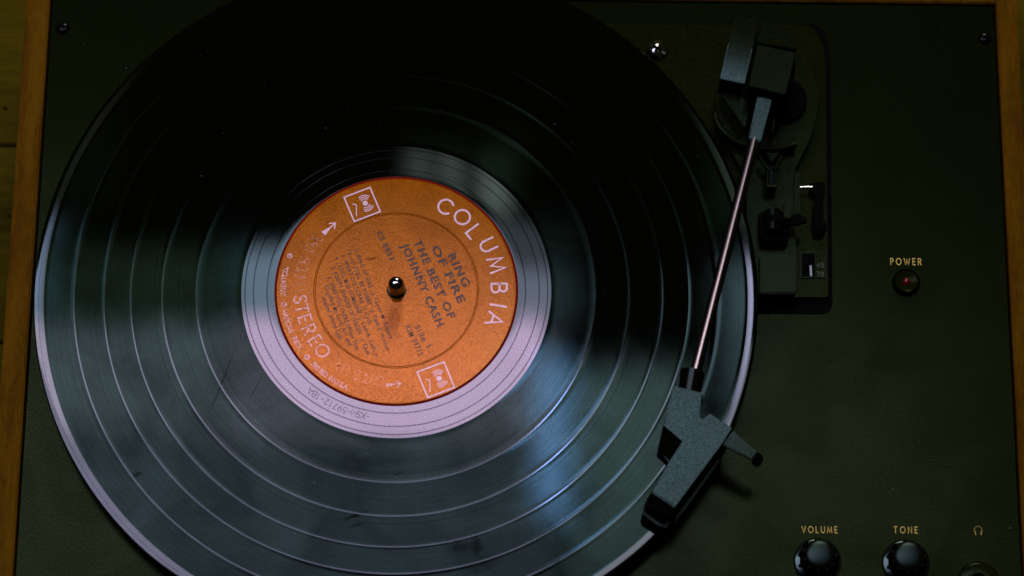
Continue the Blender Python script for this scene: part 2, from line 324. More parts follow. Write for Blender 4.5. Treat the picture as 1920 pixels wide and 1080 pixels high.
def tube_bm(bm, pts, r, seg=16, caps=True):
    rings = []
    for i, p in enumerate(pts):
        d = (pts[min(i + 1, len(pts) - 1)] - pts[max(i - 1, 0)]).normalized()
        u = d.cross(Vector((0, 0, 1))).normalized() if abs(d.z) < 0.99 else Vector((1, 0, 0)); v = d.cross(u)
        rr = r[i] if isinstance(r, (list, tuple)) else r
        rings.append([bm.verts.new(p + (u * math.cos(a) + v * math.sin(a)) * rr) for a in (2 * math.pi * k / seg for k in range(seg))])
    for A, B in zip(rings, rings[1:]):
        for k in range(seg): bm.faces.new((A[k], A[(k + 1) % seg], B[(k + 1) % seg], B[k]))
    if caps: bm.faces.new(rings[0][::-1]); bm.faces.new(rings[-1])
def tube(name, pts, r, m, parent, seg=16):
    bm = bmesh.new(); tube_bm(bm, pts, r, seg); return obj(name, bm, m, parent, 40)
def rounded(pts, rad, n=6):
    """round the corners of a 3-D polygon; rad may be a list"""
    out = []; N = len(pts)
    for i, p in enumerate(pts):
        r = rad[i] if isinstance(rad, (list, tuple)) else rad
        a = (pts[i - 1] - p); b = (pts[(i + 1) % N] - p)
        r = min(r, a.length * 0.45, b.length * 0.45)
        if r < 1e-6: out.append(p); continue
        p0 = p + a.normalized() * r; p1 = p + b.normalized() * r
        for k in range(n + 1):
            t = k / n; out.append(p0 * (1 - t) ** 2 + p * 2 * t * (1 - t) + p1 * t * t)
    return out

# ---- stroke lettering: flat printed letters, each stroke a mitred ribbon
def arc(cx, cy, rx, ry, a0, a1, n=20): return [(cx + rx * math.cos(math.radians(a0 + (a1 - a0) * i / n)), cy + ry * math.sin(math.radians(a0 + (a1 - a0) * i / n))) for i in range(n + 1)]
G = {
 'C': (0.92, [arc(.5, .5, .5, .5, 42, 318)]), 'O': (1.0, [arc(.5, .5, .5, .5, 90, 450, 32)]), 'L': (0.5, [[(0, 1), (0, 0), (.5, 0)]]),
 'U': (0.72, [[(0, 1), (0, .36)] + arc(.36, .36, .36, .36, 180, 360, 14) + [(.72, 1)]]), 'M': (0.95, [[(0, 0), (.12, 1), (.475, .12), (.83, 1), (.95, 0)]]),
 'B': (0.6, [[(0, 0), (0, 1), (.3, 1)] + arc(.3, .76, .25, .24, 90, -90, 10) + [(0.02, .52)], [(.3, .52)] + arc(.32, .26, .28, .26, 90, -90, 10) + [(0.02, 0)]]),
 'I': (0.0, [[(0, 0), (0, 1)]]), 'A': (0.8, [[(0, 0), (.4, 1), (.8, 0)], [(.14, .33), (.66, .33)]]),
 'S': (0.6, [arc(.3, .75, .26, .25, 25, 270, 14) + arc(.3, .25, .3, .25, 90, -160, 14)]), 'T': (0.7, [[(0, 1), (.7, 1)], [(.35, .97), (.35, 0)]]),
 'E': (0.5, [[(.5, 1), (0, 1), (0, 0), (.5, 0)], [(0.02, .5), (.45, .5)]]), 'R': (0.58, [[(0, 0), (0, 1), (.28, 1)] + arc(.28, .73, .27, .27, 90, -90, 10) + [(0.03, .46)], [(.25, .46), (.58, 0)]]),
 'P': (0.52, [[(0, 0), (0, 1), (.25, 1)] + arc(.25, .72, .27, .28, 90, -90, 10) + [(0.03, .44)]]), 'W': (1.15, [[(0, 1), (.3, 0), (.575, .92), (.85, 0), (1.15, 1)]]),
 'V': (0.8, [[(0, 1), (.4, 0), (.8, 1)]]), 'N': (0.72, [[(0, 0), (0, 1), (.72, 0), (.72, 1)]]), 'D': (0.75, [[(0, 0), (0, 1), (.25, 1)] + arc(.25, .5, .5, .5, 90, -90, 14) + [(0.03, 0)]]),
 'G': (0.95, [arc(.5, .5, .5, .5, 42, 345) + [(.98, .45), (.6, .45)]]), '3': (0.6, [arc(.3, .75, .26, .25, 150, -80, 12), arc(.3, .27, .3, .27, 80, -150, 12)]),
 '6': (0.6, [[(.45, 1)] + arc(.3, .3, .3, .3, 170, 530, 18)]), '0': (0.6, [arc(.3, .5, .3, .5, 90, 450, 20)]), '4': (0.6, [[(.45, 0), (.45, 1), (0, .3), (.6, .3)]]), '5': (0.6, [[(.55, 1), (.1, 1), (.05, .55)] + arc(.28, .32, .3, .31, 120, -150, 14)]),
 '7': (0.55, [[(0, 1), (.55, 1), (.15, 0)]]), '8': (0.6, [arc(.3, .76, .24, .24, -90, 270, 16), arc(.3, .26, .3, .26, 90, 450, 16)]),
 'X': (0.7, [[(0, 0), (.7, 1)], [(0, 1), (.7, 0)]]), '9': (0.6, [[(.15, 0)] + arc(.3, .7, .3, .3, -10, 350, 18)]), '1': (0.2, [[(0, .8), (.2, 1), (.2, 0)]]), '2': (0.6, [arc(.3, .72, .28, .28, 160, -20, 10) + [(0, 0), (.6, 0)]]), '-': (0.4, [[(0, .5), (.4, .5)]]),
 '®': (0.9, [arc(.45, .5, .45, .45, 90, 450, 16), [(.3, .25), (.3, .75), (.55, .72), (.55, .5), (.32, .48)]]), '.': (0.1, [[(0, 0), (.0, .12)]]), '"': (0.3, [[(0, .75), (0, 1)], [(.3, .75), (.3, 1)]]),
 'Q': (0.9, []), ' ': (0.35, []),
}
class Ink:
    def __init__(s): s.v = []; s.f = []; s.k = 0
    def stroke(s, pts, w, xf):
        closed = len(pts) > 3 and math.dist(pts[0], pts[-1]) < 1e-6
        P = [Vector((p[0], p[1])) for p in (pts[:-1] if closed else pts)]; n = len(P); b = len(s.v); s.k += 1
        dz = 1.5e-6 * (s.k % 5)
        for i, p in enumerate(P):
            a = P[i - 1] if (i or closed) else None; c = P[(i + 1) % n] if (i < n - 1 or closed) else None
            d1 = (p - a).normalized() if a is not None else (c - p).normalized(); d2 = (c - p).normalized() if c is not None else d1
            n1 = Vector((-d1.y, d1.x)); n2 = Vector((-d2.y, d2.x)); mm = (n1 + n2)
            mm = mm.normalized() if mm.length > 1e-6 else n1
            k = min(1 / max(mm.dot(n1), 0.3), 1.9)
            e = Vector((0, 0))
            if a is None: e = -d2 * w * 0.5
            if c is None: e = d1 * w * 0.5
            for sg in (1, -1):
                q = p + mm * (sg * w * 0.5 * k) + e; r = xf(q); s.v.append((r.x, r.y, r.z + dz))
        for i in range(n if closed else n - 1):
            j = (i + 1) % n; s.f.append((b + 2 * i, b + 2 * i + 1, b + 2 * j + 1, b + 2 * j))
    def disc(s, c, r, xf, n=16):
        b = len(s.v); s.k += 1
        for i in range(n):
            q = xf(Vector((c[0] + r * math.cos(2 * math.pi * i / n), c[1] + r * math.sin(2 * math.pi * i / n)))); s.v.append((q.x, q.y, q.z + 1.5e-6 * (s.k % 5)))
        s.f.append(tuple(range(b, b + n)))
    def poly(s, pts, xf):
        b = len(s.v); s.k += 1
        for p in pts: q = xf(Vector(p)); s.v.append((q.x, q.y, q.z + 1.5e-6 * (s.k % 5)))
        s.f.append(tuple(range(b, b + len(pts))))
    def build(s, name, m, parent):
        me = bpy.data.meshes.new(name); me.from_pydata(s.v, [], s.f); me.update()
        bm = bmesh.new(); bm.from_mesh(me)
        for f in bm.faces:
            if f.normal.z < 0: f.normal_flip()
        bm.to_mesh(me); bm.free()
        return link(name, me, m, parent)
def frame(p, ang, size, w, sx=1.0):
    """letter-space (0..w, 0..1) -> world, centred at p, rotated"""
    c, s_ = math.cos(ang), math.sin(ang)
    def xf(q):
        x = (q.x - w / 2) * size * sx; y = (q.y - 0.5) * size
        return Vector((p.x + c * x - s_ * y, p.y + s_ * x + c * y, p.z))
    return xf
def glyph(ink, ch, p, ang, size, wt, sx=1.0):
    w, st = G[ch]; xf = frame(p, ang, size, w, sx)
    for t in st: ink.stroke(t, wt, xf)
def text_line(ink, txt, p, ang, size, wt, gap=0.28, sx=1.0, width=None):
    tot = sum(G[c][0] for c in txt) + gap * (len(txt) - 1)
    if width: gap += (width / size / sx - tot) / max(1, len(txt) - 1); tot = width / size / sx
    x = -tot / 2; d = Vector((math.cos(ang), math.sin(ang), 0))
    for c in txt:
        w = G[c][0]; glyph(ink, c, p + d * ((x + w / 2) * size * sx), ang, size, wt, sx); x += w + gap
def text_arc(ink, txt, r, a0, a1, size, wt, z, outward=True):
    n = len(txt); a1 = a0 + (a1 - a0 + math.pi) % (2 * math.pi) - math.pi
    for i, c in enumerate(txt):
        if c == ' ': continue
        a = a0 + (a1 - a0) * i / max(1, n - 1)
        glyph(ink, c, Vector((r * math.cos(a), r * math.sin(a), z)), a - math.pi / 2 if outward else a + math.pi / 2, size, wt)
def typed(name, txt, pa, pb, size, m, parent, bold=0.0, mono=None):
    """typewriter-like line between two world points, from the built-in typeface"""
    d = pb - pa; ang = math.atan2(d.y, d.x)
    cu = bpy.data.curves.new(name, 'FONT'); cu.body = txt; cu.size = 1.0; cu.offset = bold; cu.resolution_u = 2
    cu.space_character = 1.15
    t = bpy.data.objects.new('tmp', cu); COL.objects.link(t)
    dg = bpy.context.evaluated_depsgraph_get(); me = bpy.data.meshes.new_from_object(t.evaluated_get(dg)); bpy.data.objects.remove(t); bpy.data.curves.remove(cu)
    me.materials.clear()
    xs = [v.co.x for v in me.vertices]; x0, x1 = min(xs), max(xs)
    c, s_ = math.cos(ang), math.sin(ang); k = d.length / (x1 - x0)
    for v in me.vertices:
        x = (v.co.x - x0) * k; y = (v.co.y - 0.35) * size
        v.co = (pa.x + c * x - s_ * y, pa.y + s_ * x + c * y, pa.z)
    me.update()
    if len(me.polygons) and me.polygons[0].normal.z < 0: me.flip_normals()
    return link(name, me, m, parent)

# ================================================================== TABLE
Z_TABLE = -0.085
table = thing('wooden_table', 'olive brown plank table seen past the edges of the record player case', 'table', (0, 0, Z_TABLE))
def plank(y0, y1):
    bm = bmesh.new(); loft(bm, box_pts(-0.75, 0.75, y0 + 0.0006, y1 - 0.0006, 0.0), box_pts(-0.75, 0.75, y0 + 0.0006, y1 - 0.0006, -0.025), 0.0008, 2)
    obj('plank', bm, M['table_wood'], table, 30)
yj = at(20, 273, Z_TABLE).y
for k in range(-5, 4): plank(yj + k * 0.094, yj + (k + 1) * 0.094)
bm = bmesh.new(); loft(bm, box_pts(-0.7, 0.7, yj - 0.45, yj + 0.36, -0.027), box_pts(-0.7, 0.7, yj - 0.45, yj + 0.36, -0.05)); obj('batten_board', bm, M['void'], table)
def knot(px, py, rx, ry, rot):
    p = at(px, py, Z_TABLE)
    lathe('knot', [(0, 0.0004), (1, 0.00035), (1.05, -0.0002)], M['void'], table, seg=14)
    o = COL.objects[-1]; o.scale = (rx, ry, 1); o.rotation_euler = (0, 0, rot); o.location = (p.x, p.y, 0)
knot(10, 203, 0.0012, 0.0006, -0.5); knot(17, 405, 0.0011, 0.0004, 0)

# ================================================================== RECORD PLAYER
Z_D = -0.012            # deck surface
player = thing('record_player', 'dark green black record player deck in an orange wooden case', 'record player', (0, 0, 0))
XL, XR, YB, YF = -0.1534, 0.2578, 0.1397, -0.175
ZW = Z_D + 0.0010
RW = 0.0101
# wooden case
prism('side_rail', box_pts(XL - RW, XL, YF - 0.012, YB + 0.012, ZW), -0.084, M['frame_wood'], player, 0.0006)
prism('side_rail', box_pts(XR, XR + RW - 0.001, YF - 0.012, YB + 0.012, ZW), -0.084, M['frame_wood'], player, 0.0006)
prism('back_rail', box_pts(XL + 0.0002, XR - 0.0002, YB, YB + 0.0119, ZW - 0.0003), -0.084, M['frame_wood'], player, 0.0006)
prism('front_rail', box_pts(XL + 0.0002, XR - 0.0002, YF - 0.0119, YF, ZW - 0.0003), -0.084, M['frame_wood'], player, 0.0006)
prism('case_floor', box_pts(XL + 0.0004, XR - 0.0004, YF + 0.0004, YB - 0.0004, Z_D - 0.012), -0.082, M['void'], player, 0)
prism('deck_panel', rounded(box_pts(XL + 0.0013, XR - 0.0013, YF + 0.0013, YB - 0.0012, Z_D), 0.0006), Z_D - 0.006, M['deck'], player, 0.0003)
# panel screws
def panel_screw(px, py):
    p = at(px, py, Z_D)
    o = lathe('panel_screw', [(0, 0.0012), (0.0009, 0.0012), (0.0018, 0.0010), (0.0027, 0.0005), (0.0031, -0.0002)], M['gloss_black'], player, p, 32)
    bm = bmesh.new()
    for a in (0.5, 0.5 + math.pi / 2):
        c, s_ = math.cos(a), math.sin(a)
        q = [Vector((p.x + c * x - s_ * y, p.y + s_ * x + c * y, p.z + 0.00135 + (0.00002 if a > 1 else 0))) for x, y in ((-.0013, -.0003), (.0013, -.0003), (.0013, .0003), (-.0013, .0003))]
        loft(bm, q, down(q, p.z + 0.0010))
    s = obj('screw_slot', bm, M['void'], o)
panel_screw(118, 53); panel_screw(1847, 72)

# ---- chassis plate that carries the platter and the arm
Z_P = -0.0098
pl_px = [(1130, 46), (1525, 46), (1548, 96), (1553, 557), (1000, 557), (1000, 300)]
pts = ats(pl_px, Z_P)
skirt = rounded([at(1130, 44, Z_D + .0005), at(1540, 44, Z_D + .0005), at(1557, 98, Z_D + .0005), at(1561, 588, Z_D + .0005), at(1000, 588, Z_D + .0005), at(1000, 300, Z_D + .0005)], [0, .006, .008, .005, 0, 0], 8)
prism('plate_skirt', skirt, Z_D - 0.001, M['void'], player, 0.0002)
prism('chassis_plate', rounded(pts, [0, 0.007, 0.006, 0.0012, 0, 0], 8), Z_D - 0.0005, M['plate'], player, 0.0003)
# chrome transit screw
p = at(1232, 95, Z_P)
ts = lathe('transit_screw', [(0, 0.0028), (0.0012, 0.0027), (0.0028, 0.0021), (0.0042, 0.0011), (0.0049, 0.0002), (0.0050, -0.0004)], M['chrome'], player, p, 40)
bm = bmesh.new()
for a, ln, wd in ((-0.62, 0.0042, 0.00045), (-0.62 + math.pi / 2, 0.0019, 0.0006), (-0.62, 0.0019, 0.0006)):
    c, s_ = math.cos(a), math.sin(a); zz = p.z + 0.00290 + 0.00002 * wd * 1e4
    if ln > 0.003:
        bl = bmesh.new()
        q = [Vector((p.x + c * x - s_ * y, p.y + s_ * x + c * y, zz - 0.0003 - abs(x) * 0.18)) for x, y in ((-ln, -wd), (0, -wd), (ln, -wd), (ln, wd), (0, wd), (-ln, wd))]
    else:
        q = [Vector((p.x + c * x - s_ * y, p.y + s_ * x + c * y, zz)) for x, y in ((-ln, -wd), (ln, -wd), (ln, wd), (-ln, wd))]
    loft(bl if ln > 0.003 else bm, q, [v - Vector((0, 0, 0.0006)) for v in q])
obj('screw_cross', bm, M['void'], ts); obj('screw_slot', bl, M['chrome'], ts)

# ---- platter and spindle
lathe('platter', [(0.004, -0.0052), (0.1455, -0.0052), (0.1475, -0.0058), (0.1478, -0.0085), (0.1462, -0.0096), (0.004, -0.0096)], M['black'], player, seg=160, cap=True)
lathe('platter_mat', [(0.004, -0.0024), (0.1440, -0.0024), (0.1446, -0.0030), (0.1446, -0.0050), (0.004, -0.0050)], M['rubber'], player, seg=128, cap=True)
sp = lathe('spindle', [(0.0034, -0.006), (0.0034, 0.0066), (0.0033, 0.0074), (0.0030, 0.0084), (0.0025, 0.0091), (0.0017, 0.0097), (0.0008, 0.00995), (0, 0.0100)], M['dark_chrome'], player, seg=48)
lathe('spindle_collar', [(0.00335, 0.0009), (0.0037, 0.0009), (0.0039, 0.0006), (0.0039, -0.001)], M['gloss_black'], sp, seg=48)

# ---- tonearm base: raised moulding
ZB = -0.0040
base_px = [(1345, 232), (1340, 190), (1345, 150), (1360, 112), (1385, 86), (1420, 72), (1460, 73), (1497, 93), (1522, 127), (1534, 165), (1533, 207), (1524, 247), (1508, 283), (1490, 318), (1488, 332), (1488, 405), (1493, 470), (1493, 551), (1400, 551), (1400, 330), (1372, 285)]
prism('tonearm_base', rounded(ats(base_px, ZB), 0.003, 3), Z_P - 0.0004, M['moulding'], player, 0.0005)
prism('end_block', ats([(1425, 476), (1492, 476), (1492, 550), (1425, 550)], 0.0012), ZB - 0.001, M['moulding'], player, 0.0006)
prism('base_rib', ats([(1489, 322), (1500, 320), (1500, 400), (1489, 404)], -0.0015), Z_P - 0.0002, M['moulding'], player, 0.0004)
pc = at(1466, 190, ZB)
lathe('pivot_disc', [(0, 0.0030), (0.0098, 0.0030), (0.0105, 0.0023), (0.0106, -0.001)], M['void'], player, pc, 56)
# arm lift bar, a curved rail
bm = bmesh.new()
tube_bm(bm, ats([(1341, 212), (1344, 226), (1350, 239), (1362, 252), (1377, 263), (1396, 271), (1417, 277), (1440, 279), (1466, 277), (1494, 270)], 0.0025), 0.0011, 10)
obj('lift_bar', bm, M['moulding'], player, 50)
prism('lift_bar_wall', ats([(1339, 215), (1346, 240), (1374, 265), (1440, 283), (1493, 274), (1492, 268), (1440, 276), (1377, 259), (1352, 236), (1345, 213)], 0.0016), ZB - 0.0004, M['black'], player, 0.0002)
# arm rest fork
fork = prism('rest_fork', ats([(1436, 311), (1458, 311), (1456, 350), (1438, 350)], 0.0030), ZB - 0.0004, M['black'], player, 0.0004)
bm = bmesh.new()
tube_bm(bm, ats([(1442, 318), (1435, 311), (1428, 300), (1425, 294)], 0.0042), 0.0009, 8)
tube_bm(bm, ats([(1452, 318), (1458, 310), (1463, 300), (1464, 292)], 0.0042), 0.0009, 8)
tube_bm(bm, ats([(1439, 315), (1439, 349)], 0.0036), 0.0008, 8)
tube_bm(bm, ats([(1455, 315), (1455, 349), ], 0.0036), 0.0008, 8)
tube_bm(bm, ats([(1437, 350), (1457, 350)], 0.0036), 0.0009, 8)
obj('fork_prong', bm, M['moulding'], fork, 50)
prism('fork_web', ats([(1436, 286), (1462, 286), (1447, 304)], 0.0036), ZB, M['moulding'], fork, 0.0003)
# cue lever post
cue = prism('cue_post', ats([(1424, 397), (1480, 397), (1482, 430), (1478, 452), (1428, 452), (1424, 430)], 0.0030), ZB - 0.0004, M['void'], player, 0.0006)
tube('cue_barrel', ats([(1449, 396), (1449, 434)], 0.0046), 0.0037, M['gloss_black'], cue, 24)
tube('barrel_ring', ats([(1453, 408), (1453, 420)], 0.0050), 0.0039, M['void'], cue, 24)
prism('cue_tab', ats([(1471, 376), (1484, 376), (1483, 409), (1470, 409)], 0.0085), 0.0020, M['moulding'], cue, 0.0004)
prism('cue_lever', ats([(1478, 402), (1498, 400), (1512, 408), (1514, 415), (1498, 419), (1470, 422)], 0.0060), 0.0030, M['void'], cue, 0.0004)
# speed selector bay
tube('chrome_pin', ats([(1500, 351.5), (1523, 351)], -0.004), 0.0006, M['chrome'], player, 12)
prism('lever_bracket', ats([(1519, 342), (1547, 340), (1547, 364), (1540, 370), (1519, 360)], -0.0050), Z_P, M['void'], player, 0.0004)
lv = prism('stop_lever', ats([(1529, 366), (1540, 366), (1545, 400), (1543, 420), (1525, 420), (1525, 400)], -0.0035), Z_P, M['void'], player, 0.0006)
lathe('lever_knob', [(0, 0.0032), (0.0022, 0.0030), (0.0029, 0.0022), (0.0029, 0)], M['void'], lv, at(1537, 428, -0.0065), 28)
bay = prism('speed_window', rounded(ats([(1500, 471), (1548, 471), (1549, 521), (1500, 521)], Z_P + 0.0007), 0.0006), Z_P - 0.0003, M['moulding'], player, 0.0002)
prism('slot_recess', ats([(1504, 475), (1528, 475), (1528, 518), (1504, 518)], Z_P + 0.0009), Z_P, M['void'], bay, 0)
prism('speed_plate', ats([(1530, 475), (1546, 475), (1546, 518), (1530, 518)], Z_P + 0.0009), Z_P, M['plate'], bay, 0)
prism('speed_pointer', ats([(1518, 497), (1522, 497), (1523, 518), (1519, 518)], Z_P + 0.0018), Z_P, M['pale'], bay, 0.0002)
ink = Ink()
for t, y in (('45', 497), ('78', 514)): text_line(ink, t, at(1538, y, Z_P + 0.00096), 0.02, 0.0020, 0.16)
ink.build('speed_number', M['grey_print'], bay)

# ---- tonearm
arm = bpy.data.objects.new('tonearm', None); COL.objects.link(arm); arm.parent = player; arm.empty_display_size = 0.02
bm = bmesh.new()
t1 = ats([(1379, 27), (1425, 38), (1411, 89), (1366, 80)], [0.0214, 0.0214, 0.0222, 0.0222])
t2 = ats([(1411, 89), (1366, 80), (1350, 147), (1396, 157)], [0.0222, 0.0222, 0.0206, 0.0206])
vs = [bm.verts.new(p) for p in (t1[0], t1[1], t1[2], t1[3], t2[3], t2[2])]
bo = [bm.verts.new(Vector((v.co.x, v.co.y, 0.0045))) for v in vs]
bm.faces.new((vs[0], vs[1], vs[2], vs[3])); bm.faces.new((vs[3], vs[2], vs[4], vs[5]))
loop = [0, 1, 2, 4, 5, 3]
for i in range(6):
    a, b_ = loop[i], loop[(i + 1) % 6]; bm.faces.new((vs[b_], vs[a], bo[a], bo[b_]))
bm.faces.new([bo[i] for i in loop][::-1])
bmesh.ops.bevel(bm, geom=[e for e in bm.edges], offset=0.00025, segments=2, affect='EDGES')
obj('pivot_cheek', bm, M['arm_plastic'], arm, 30)
prism('pivot_back', ats([(1427, 39), (1483, 52), (1494, 93), (1416, 80)], [0.0182, 0.0182, 0.0190, 0.0190]), 0.003, M['arm_plastic'], arm, 0.0004)
prism('pivot_housing', ats([(1420, 83), (1492, 98), (1472, 178), (1404, 161)], [0.0260, 0.0260, 0.0261, 0.0261]), 0.004, M['arm_plastic'], arm, 0.0004, bot=ats([(1416, 125), (1490, 140), (1476, 205), (1404, 190)], 0.004))
prism('pivot_wedge', ats([(1352, 174), (1392, 180), (1404, 204), (1397, 240)], 0.0100), -0.001, M['arm_plastic'], arm, 0.0003)
prism('arm_neck', ats([(1421, 178), (1448, 184), (1426, 266), (1403, 260)], [0.0205, 0.0205, 0.0192, 0.0192]), 0.010, M['arm_plastic'], arm, 0.0005)
prism('neck_pin', ats([(1452, 212), (1456, 213), (1450, 247), (1446, 246)], 0.0100), 0.0, M['moulding'], arm, 0.0002)
ZT0, ZT1 = 0.0170, 0.0135
tube('arm_tube', [at(1417, 245, ZT0), at(1414, 264, ZT0), at(1302, 703, ZT1)], 0.0023, M['tube'], arm, 40)
tube('tube_collar', [at(1299, 697, ZT1), at(1292, 738, ZT1)], [0.0050, 0.0047], M['gloss_black'], arm, 40)
# headshell
top_px = [(1263.6, 723), (1318.4, 736.8), (1313.5, 757), (1309, 782.5), (1317.7, 789), (1329.7, 774), (1373.8, 802.6), (1355, 830), (1266.8, 951.6), (1220.5, 921.8), (1256, 864), (1283, 827), (1243, 799)]
bot_px = [(1262, 742), (1317, 757), (1312, 778), (1308, 800), (1317, 808), (1329, 795), (1370, 826), (1356, 852), (1252, 988), (1209, 944), (1246, 884), (1256, 866), (1232, 846)]
bm = bmesh.new(); loft(bm, ats(top_px, 0.0185), ats(bot_px, 0.0040), 0.00045, 2)
hs = obj('headshell', bm, M['arm_plastic'], arm, 30)
# underside skirt, end stop and cartridge: dark gloss pieces below the lit top
prism('cartridge', ats([(1210, 936), (1262, 968), (1247, 992), (1232, 985), (1203, 966)], 0.0075), 0.0015, M['black'], hs, 0.0007)
prism('stylus_guard', ats([(1214, 930), (1258, 958), (1249, 975), (1209, 948)], 0.0125), 0.0070, M['void'], hs, 0.0006)
prism('shell_skirt', ats([(1372, 812), (1357, 838), (1270, 962), (1262, 986), (1290, 948), (1352, 862)], 0.0060), 0.0025, M['black'], hs, 0.0004)
fl = prism('finger_lift', ats([(1374.5, 806), (1421, 845), (1409, 862), (1356, 834)], [0.0170, 0.0162, 0.0162, 0.0170]), 0.0145, M['arm_plastic'], arm, 0.0004)
prism('lift_tip', ats([(1421.5, 846), (1430, 854), (1432, 861), (1423.5, 873.5), (1409.5, 862.5)], [0.0160, 0.0140, 0.0135, 0.0138, 0.0160]), 0.0105, M['black'], arm, 0.0004)

# ---- controls
def gold(txt, px, py, pxw, pxh):
    ink = Ink(); p = at(px, py, Z_D + 0.00004)
    a = at(px - 40, py + (0.4), Z_D); b_ = at(px + 40, py + 1.0, Z_D)
    w = (at(px + pxw / 2, py, Z_D) - at(px - pxw / 2, py, Z_D)).length; h = (at(px, py - pxh / 2, Z_D) - at(px, py + pxh / 2, Z_D)).length
    text_line(ink, txt, p, math.atan2(b_.y - a.y, b_.x - a.x), h, 0.125, 0.3, sx=0.74, width=w)
    ink.build('panel_lettering', M['gold_print'], player)
gold('POWER', 1698.5, 490.5, 57, 11.5); gold('VOLUME', 1536.5, 993, 66, 11.5); gold('TONE', 1698, 993.5, 44, 11.5)
ink = Ink(); p = at(1834, 994, Z_D + 0.00004); xf = lambda q: Vector((p.x + q.x * 0.0033, p.y + q.y * 0.0033, p.z))
ink.stroke(arc(0, 0, .48, .5, 215, -35, 22), 0.065, xf); ink.stroke([(-.40, -.15), (-.33, -.55)], 0.14, xf); ink.stroke([(.40, -.15), (.33, -.55)], 0.14, xf)
ink.build('headphone_mark', M['dim_gold_print'], player)
def knob(px, py, turn):
    p = at(px, py, Z_D)
    r = bpy.data.objects.new('control_knob', None); COL.objects.link(r); r.parent = player; r.empty_display_size = 0.01
    lathe('knob_washer', [(0.002, 0.0007), (0.0088, 0.0007), (0.0093, 0.0004), (0.0094, -0.0003)], M['washer'], r, p, 64)
    lathe('washer_edge', [(0.0095, 0.00035), (0.0098, 0.0003), (0.0099, -0.0003)], M['void'], r, p, 64)
    # fluted body
    bm = bmesh.new(); n = 132; rings = []
    prof = [(0.0079, 0.0012), (0.0078, 0.0030), (0.0072, 0.0098), (0.0069, 0.0106)]
    for k, (R_, z) in enumerate(prof):
        ring = []
        for i in range(n):
            a = 2 * math.pi * i / n + turn; rid = max(0.0, math.cos(11 * a)) ** 6
            rr = R_ - 0.0006 + 0.0013 * rid * (1.0 if k < 3 else 0.55)
            ring.append(bm.verts.new((p.x + rr * math.cos(a), p.y + rr * math.sin(a), p.z + z)))
        rings.append(ring)
    for A, B in zip(rings, rings[1:]):
        for i in range(n): bm.faces.new((A[i], A[(i + 1) % n], B[(i + 1) % n], B[i]))
    bm.faces.new(rings[0][::-1]); bm.faces.new(rings[-1])
    obj('knob_body', bm, M['black'], r, 40)
    lathe('knob_cap', [(0.00635, 0.0100), (0.0063, 0.0108), (0.0059, 0.0115), (0.0052, 0.01195), (0.0042, 0.01225), (0.0028, 0.01245), (0.0014, 0.01255), (0, 0.0126)], M['knob_black'], r, p, 48)
knob(1532.5, 1053, 0.20); knob(1698, 1056, 0.02)
p = at(1835, 1093, Z_D)
jk = lathe('headphone_socket', [(0.0035, 0.0009), (0.0075, 0.0012), (0.0082, 0.0008), (0.0084, -0.0003)], M['moulding'], player, p, 56)
lathe('socket_hole', [(0, -0.0004), (0.0034, 0.0004), (0.0036, 0.00095), (0.0038, 0.0010)], M['void'], jk, p, 40)
lathe('socket_edge', [(0.0085, 0.0003), (0.0088, 0.0003), (0.0089, -0.0003)], M['void'], jk, p, 56)
p = at(1698.5, 530.5, Z_D)
pb = lathe('power_light', [(0.0016, 0.0019), (0.0036, 0.0021), (0.0046, 0.0024), (0.0049, 0.0022)], M['plate'], player, p, 56)
lathe('bezel_ring', [(0.0049, 0.0020), (0.0052, 0.0027), (0.0056, 0.0022), (0.0059, -0.0003)], M['black'], pb, p, 56)
lathe('red_lens', [(0.0017, 0.0015), (0.0015, 0.0022), (0.0010, 0.0027), (0.0005, 0.0029), (0, 0.0030)], M['led'], pb, p, 32)

# ================================================================== RECORD
record = thing('vinyl_record', 'glossy black twelve inch record with an orange paper label on the platter', 'record', (0, 0, 0))
gaps = [0.1337, 0.1213, 0.1102, 0.0973, 0.0831]
R_RIM, R_DW = 0.1462, 0.0644
GW = 0.00027
SEG = 288
Z0 = 0.0
# rim bead with lead-in spiral, outer edge and underside
rp = [(R_RIM, Z0), (0.14660, Z0 + .000002), (0.14720, Z0 + .000003), (0.14835, Z0 + .000003), (0.14840, Z0 - .00003), (0.14847, Z0 + .000003), (0.1490, Z0), (0.1495, Z0 - .00005), (0.1500, Z0 - .00011), (0.1503, Z0 - .00042), (0.1505, Z0 - .0008), (0.1506, Z0 - .0012), (0.1504, Z0 - .0016), (0.1498, Z0 - .0020)]
lathe('record_rim', rp, [M['rim'], M['rim_edge']], record, seg=SEG, smooth=20, slots=[0] * 8 + [1] * 5)
lathe('record_underside', [(0.1498, Z0 - .0020), (0.1460, Z0 - .0021), (0.0042, Z0 - .0021)], M['groove'], record, seg=96, cap=True)
edges = [R_RIM] + gaps + [R_DW]
for i in range(6):
    ro = edges[i] - (GW if i else 0); ri = edges[i + 1] + (GW if i < 5 else 0)
    n = 14
    lathe('groove_band', [(ro + (ri - ro) * k / n, Z0 - (0.00002 if 0 < k < n else 0)) for k in range(n + 1)], M['groove'], record, seg=SEG, smooth=60)
for g in gaps:
    lathe('song_gap', [(g + GW, Z0), (g, Z0), (g - GW, Z0)], M['gap'], record, seg=SEG)
prof = [(R_DW, Z0)]
for rg in (0.0629, 0.0594, 0.0537):
    prof += [(rg + .00022, Z0), (rg + .00006, Z0 - .00012), (rg - .00006, Z0 - .00012), (rg - .00022, Z0)]
prof += [(0.0509, Z0), (0.0505, Z0 - .00001)]
lathe('run_out_area', prof, M['runout'], record, seg=SEG, smooth=25)
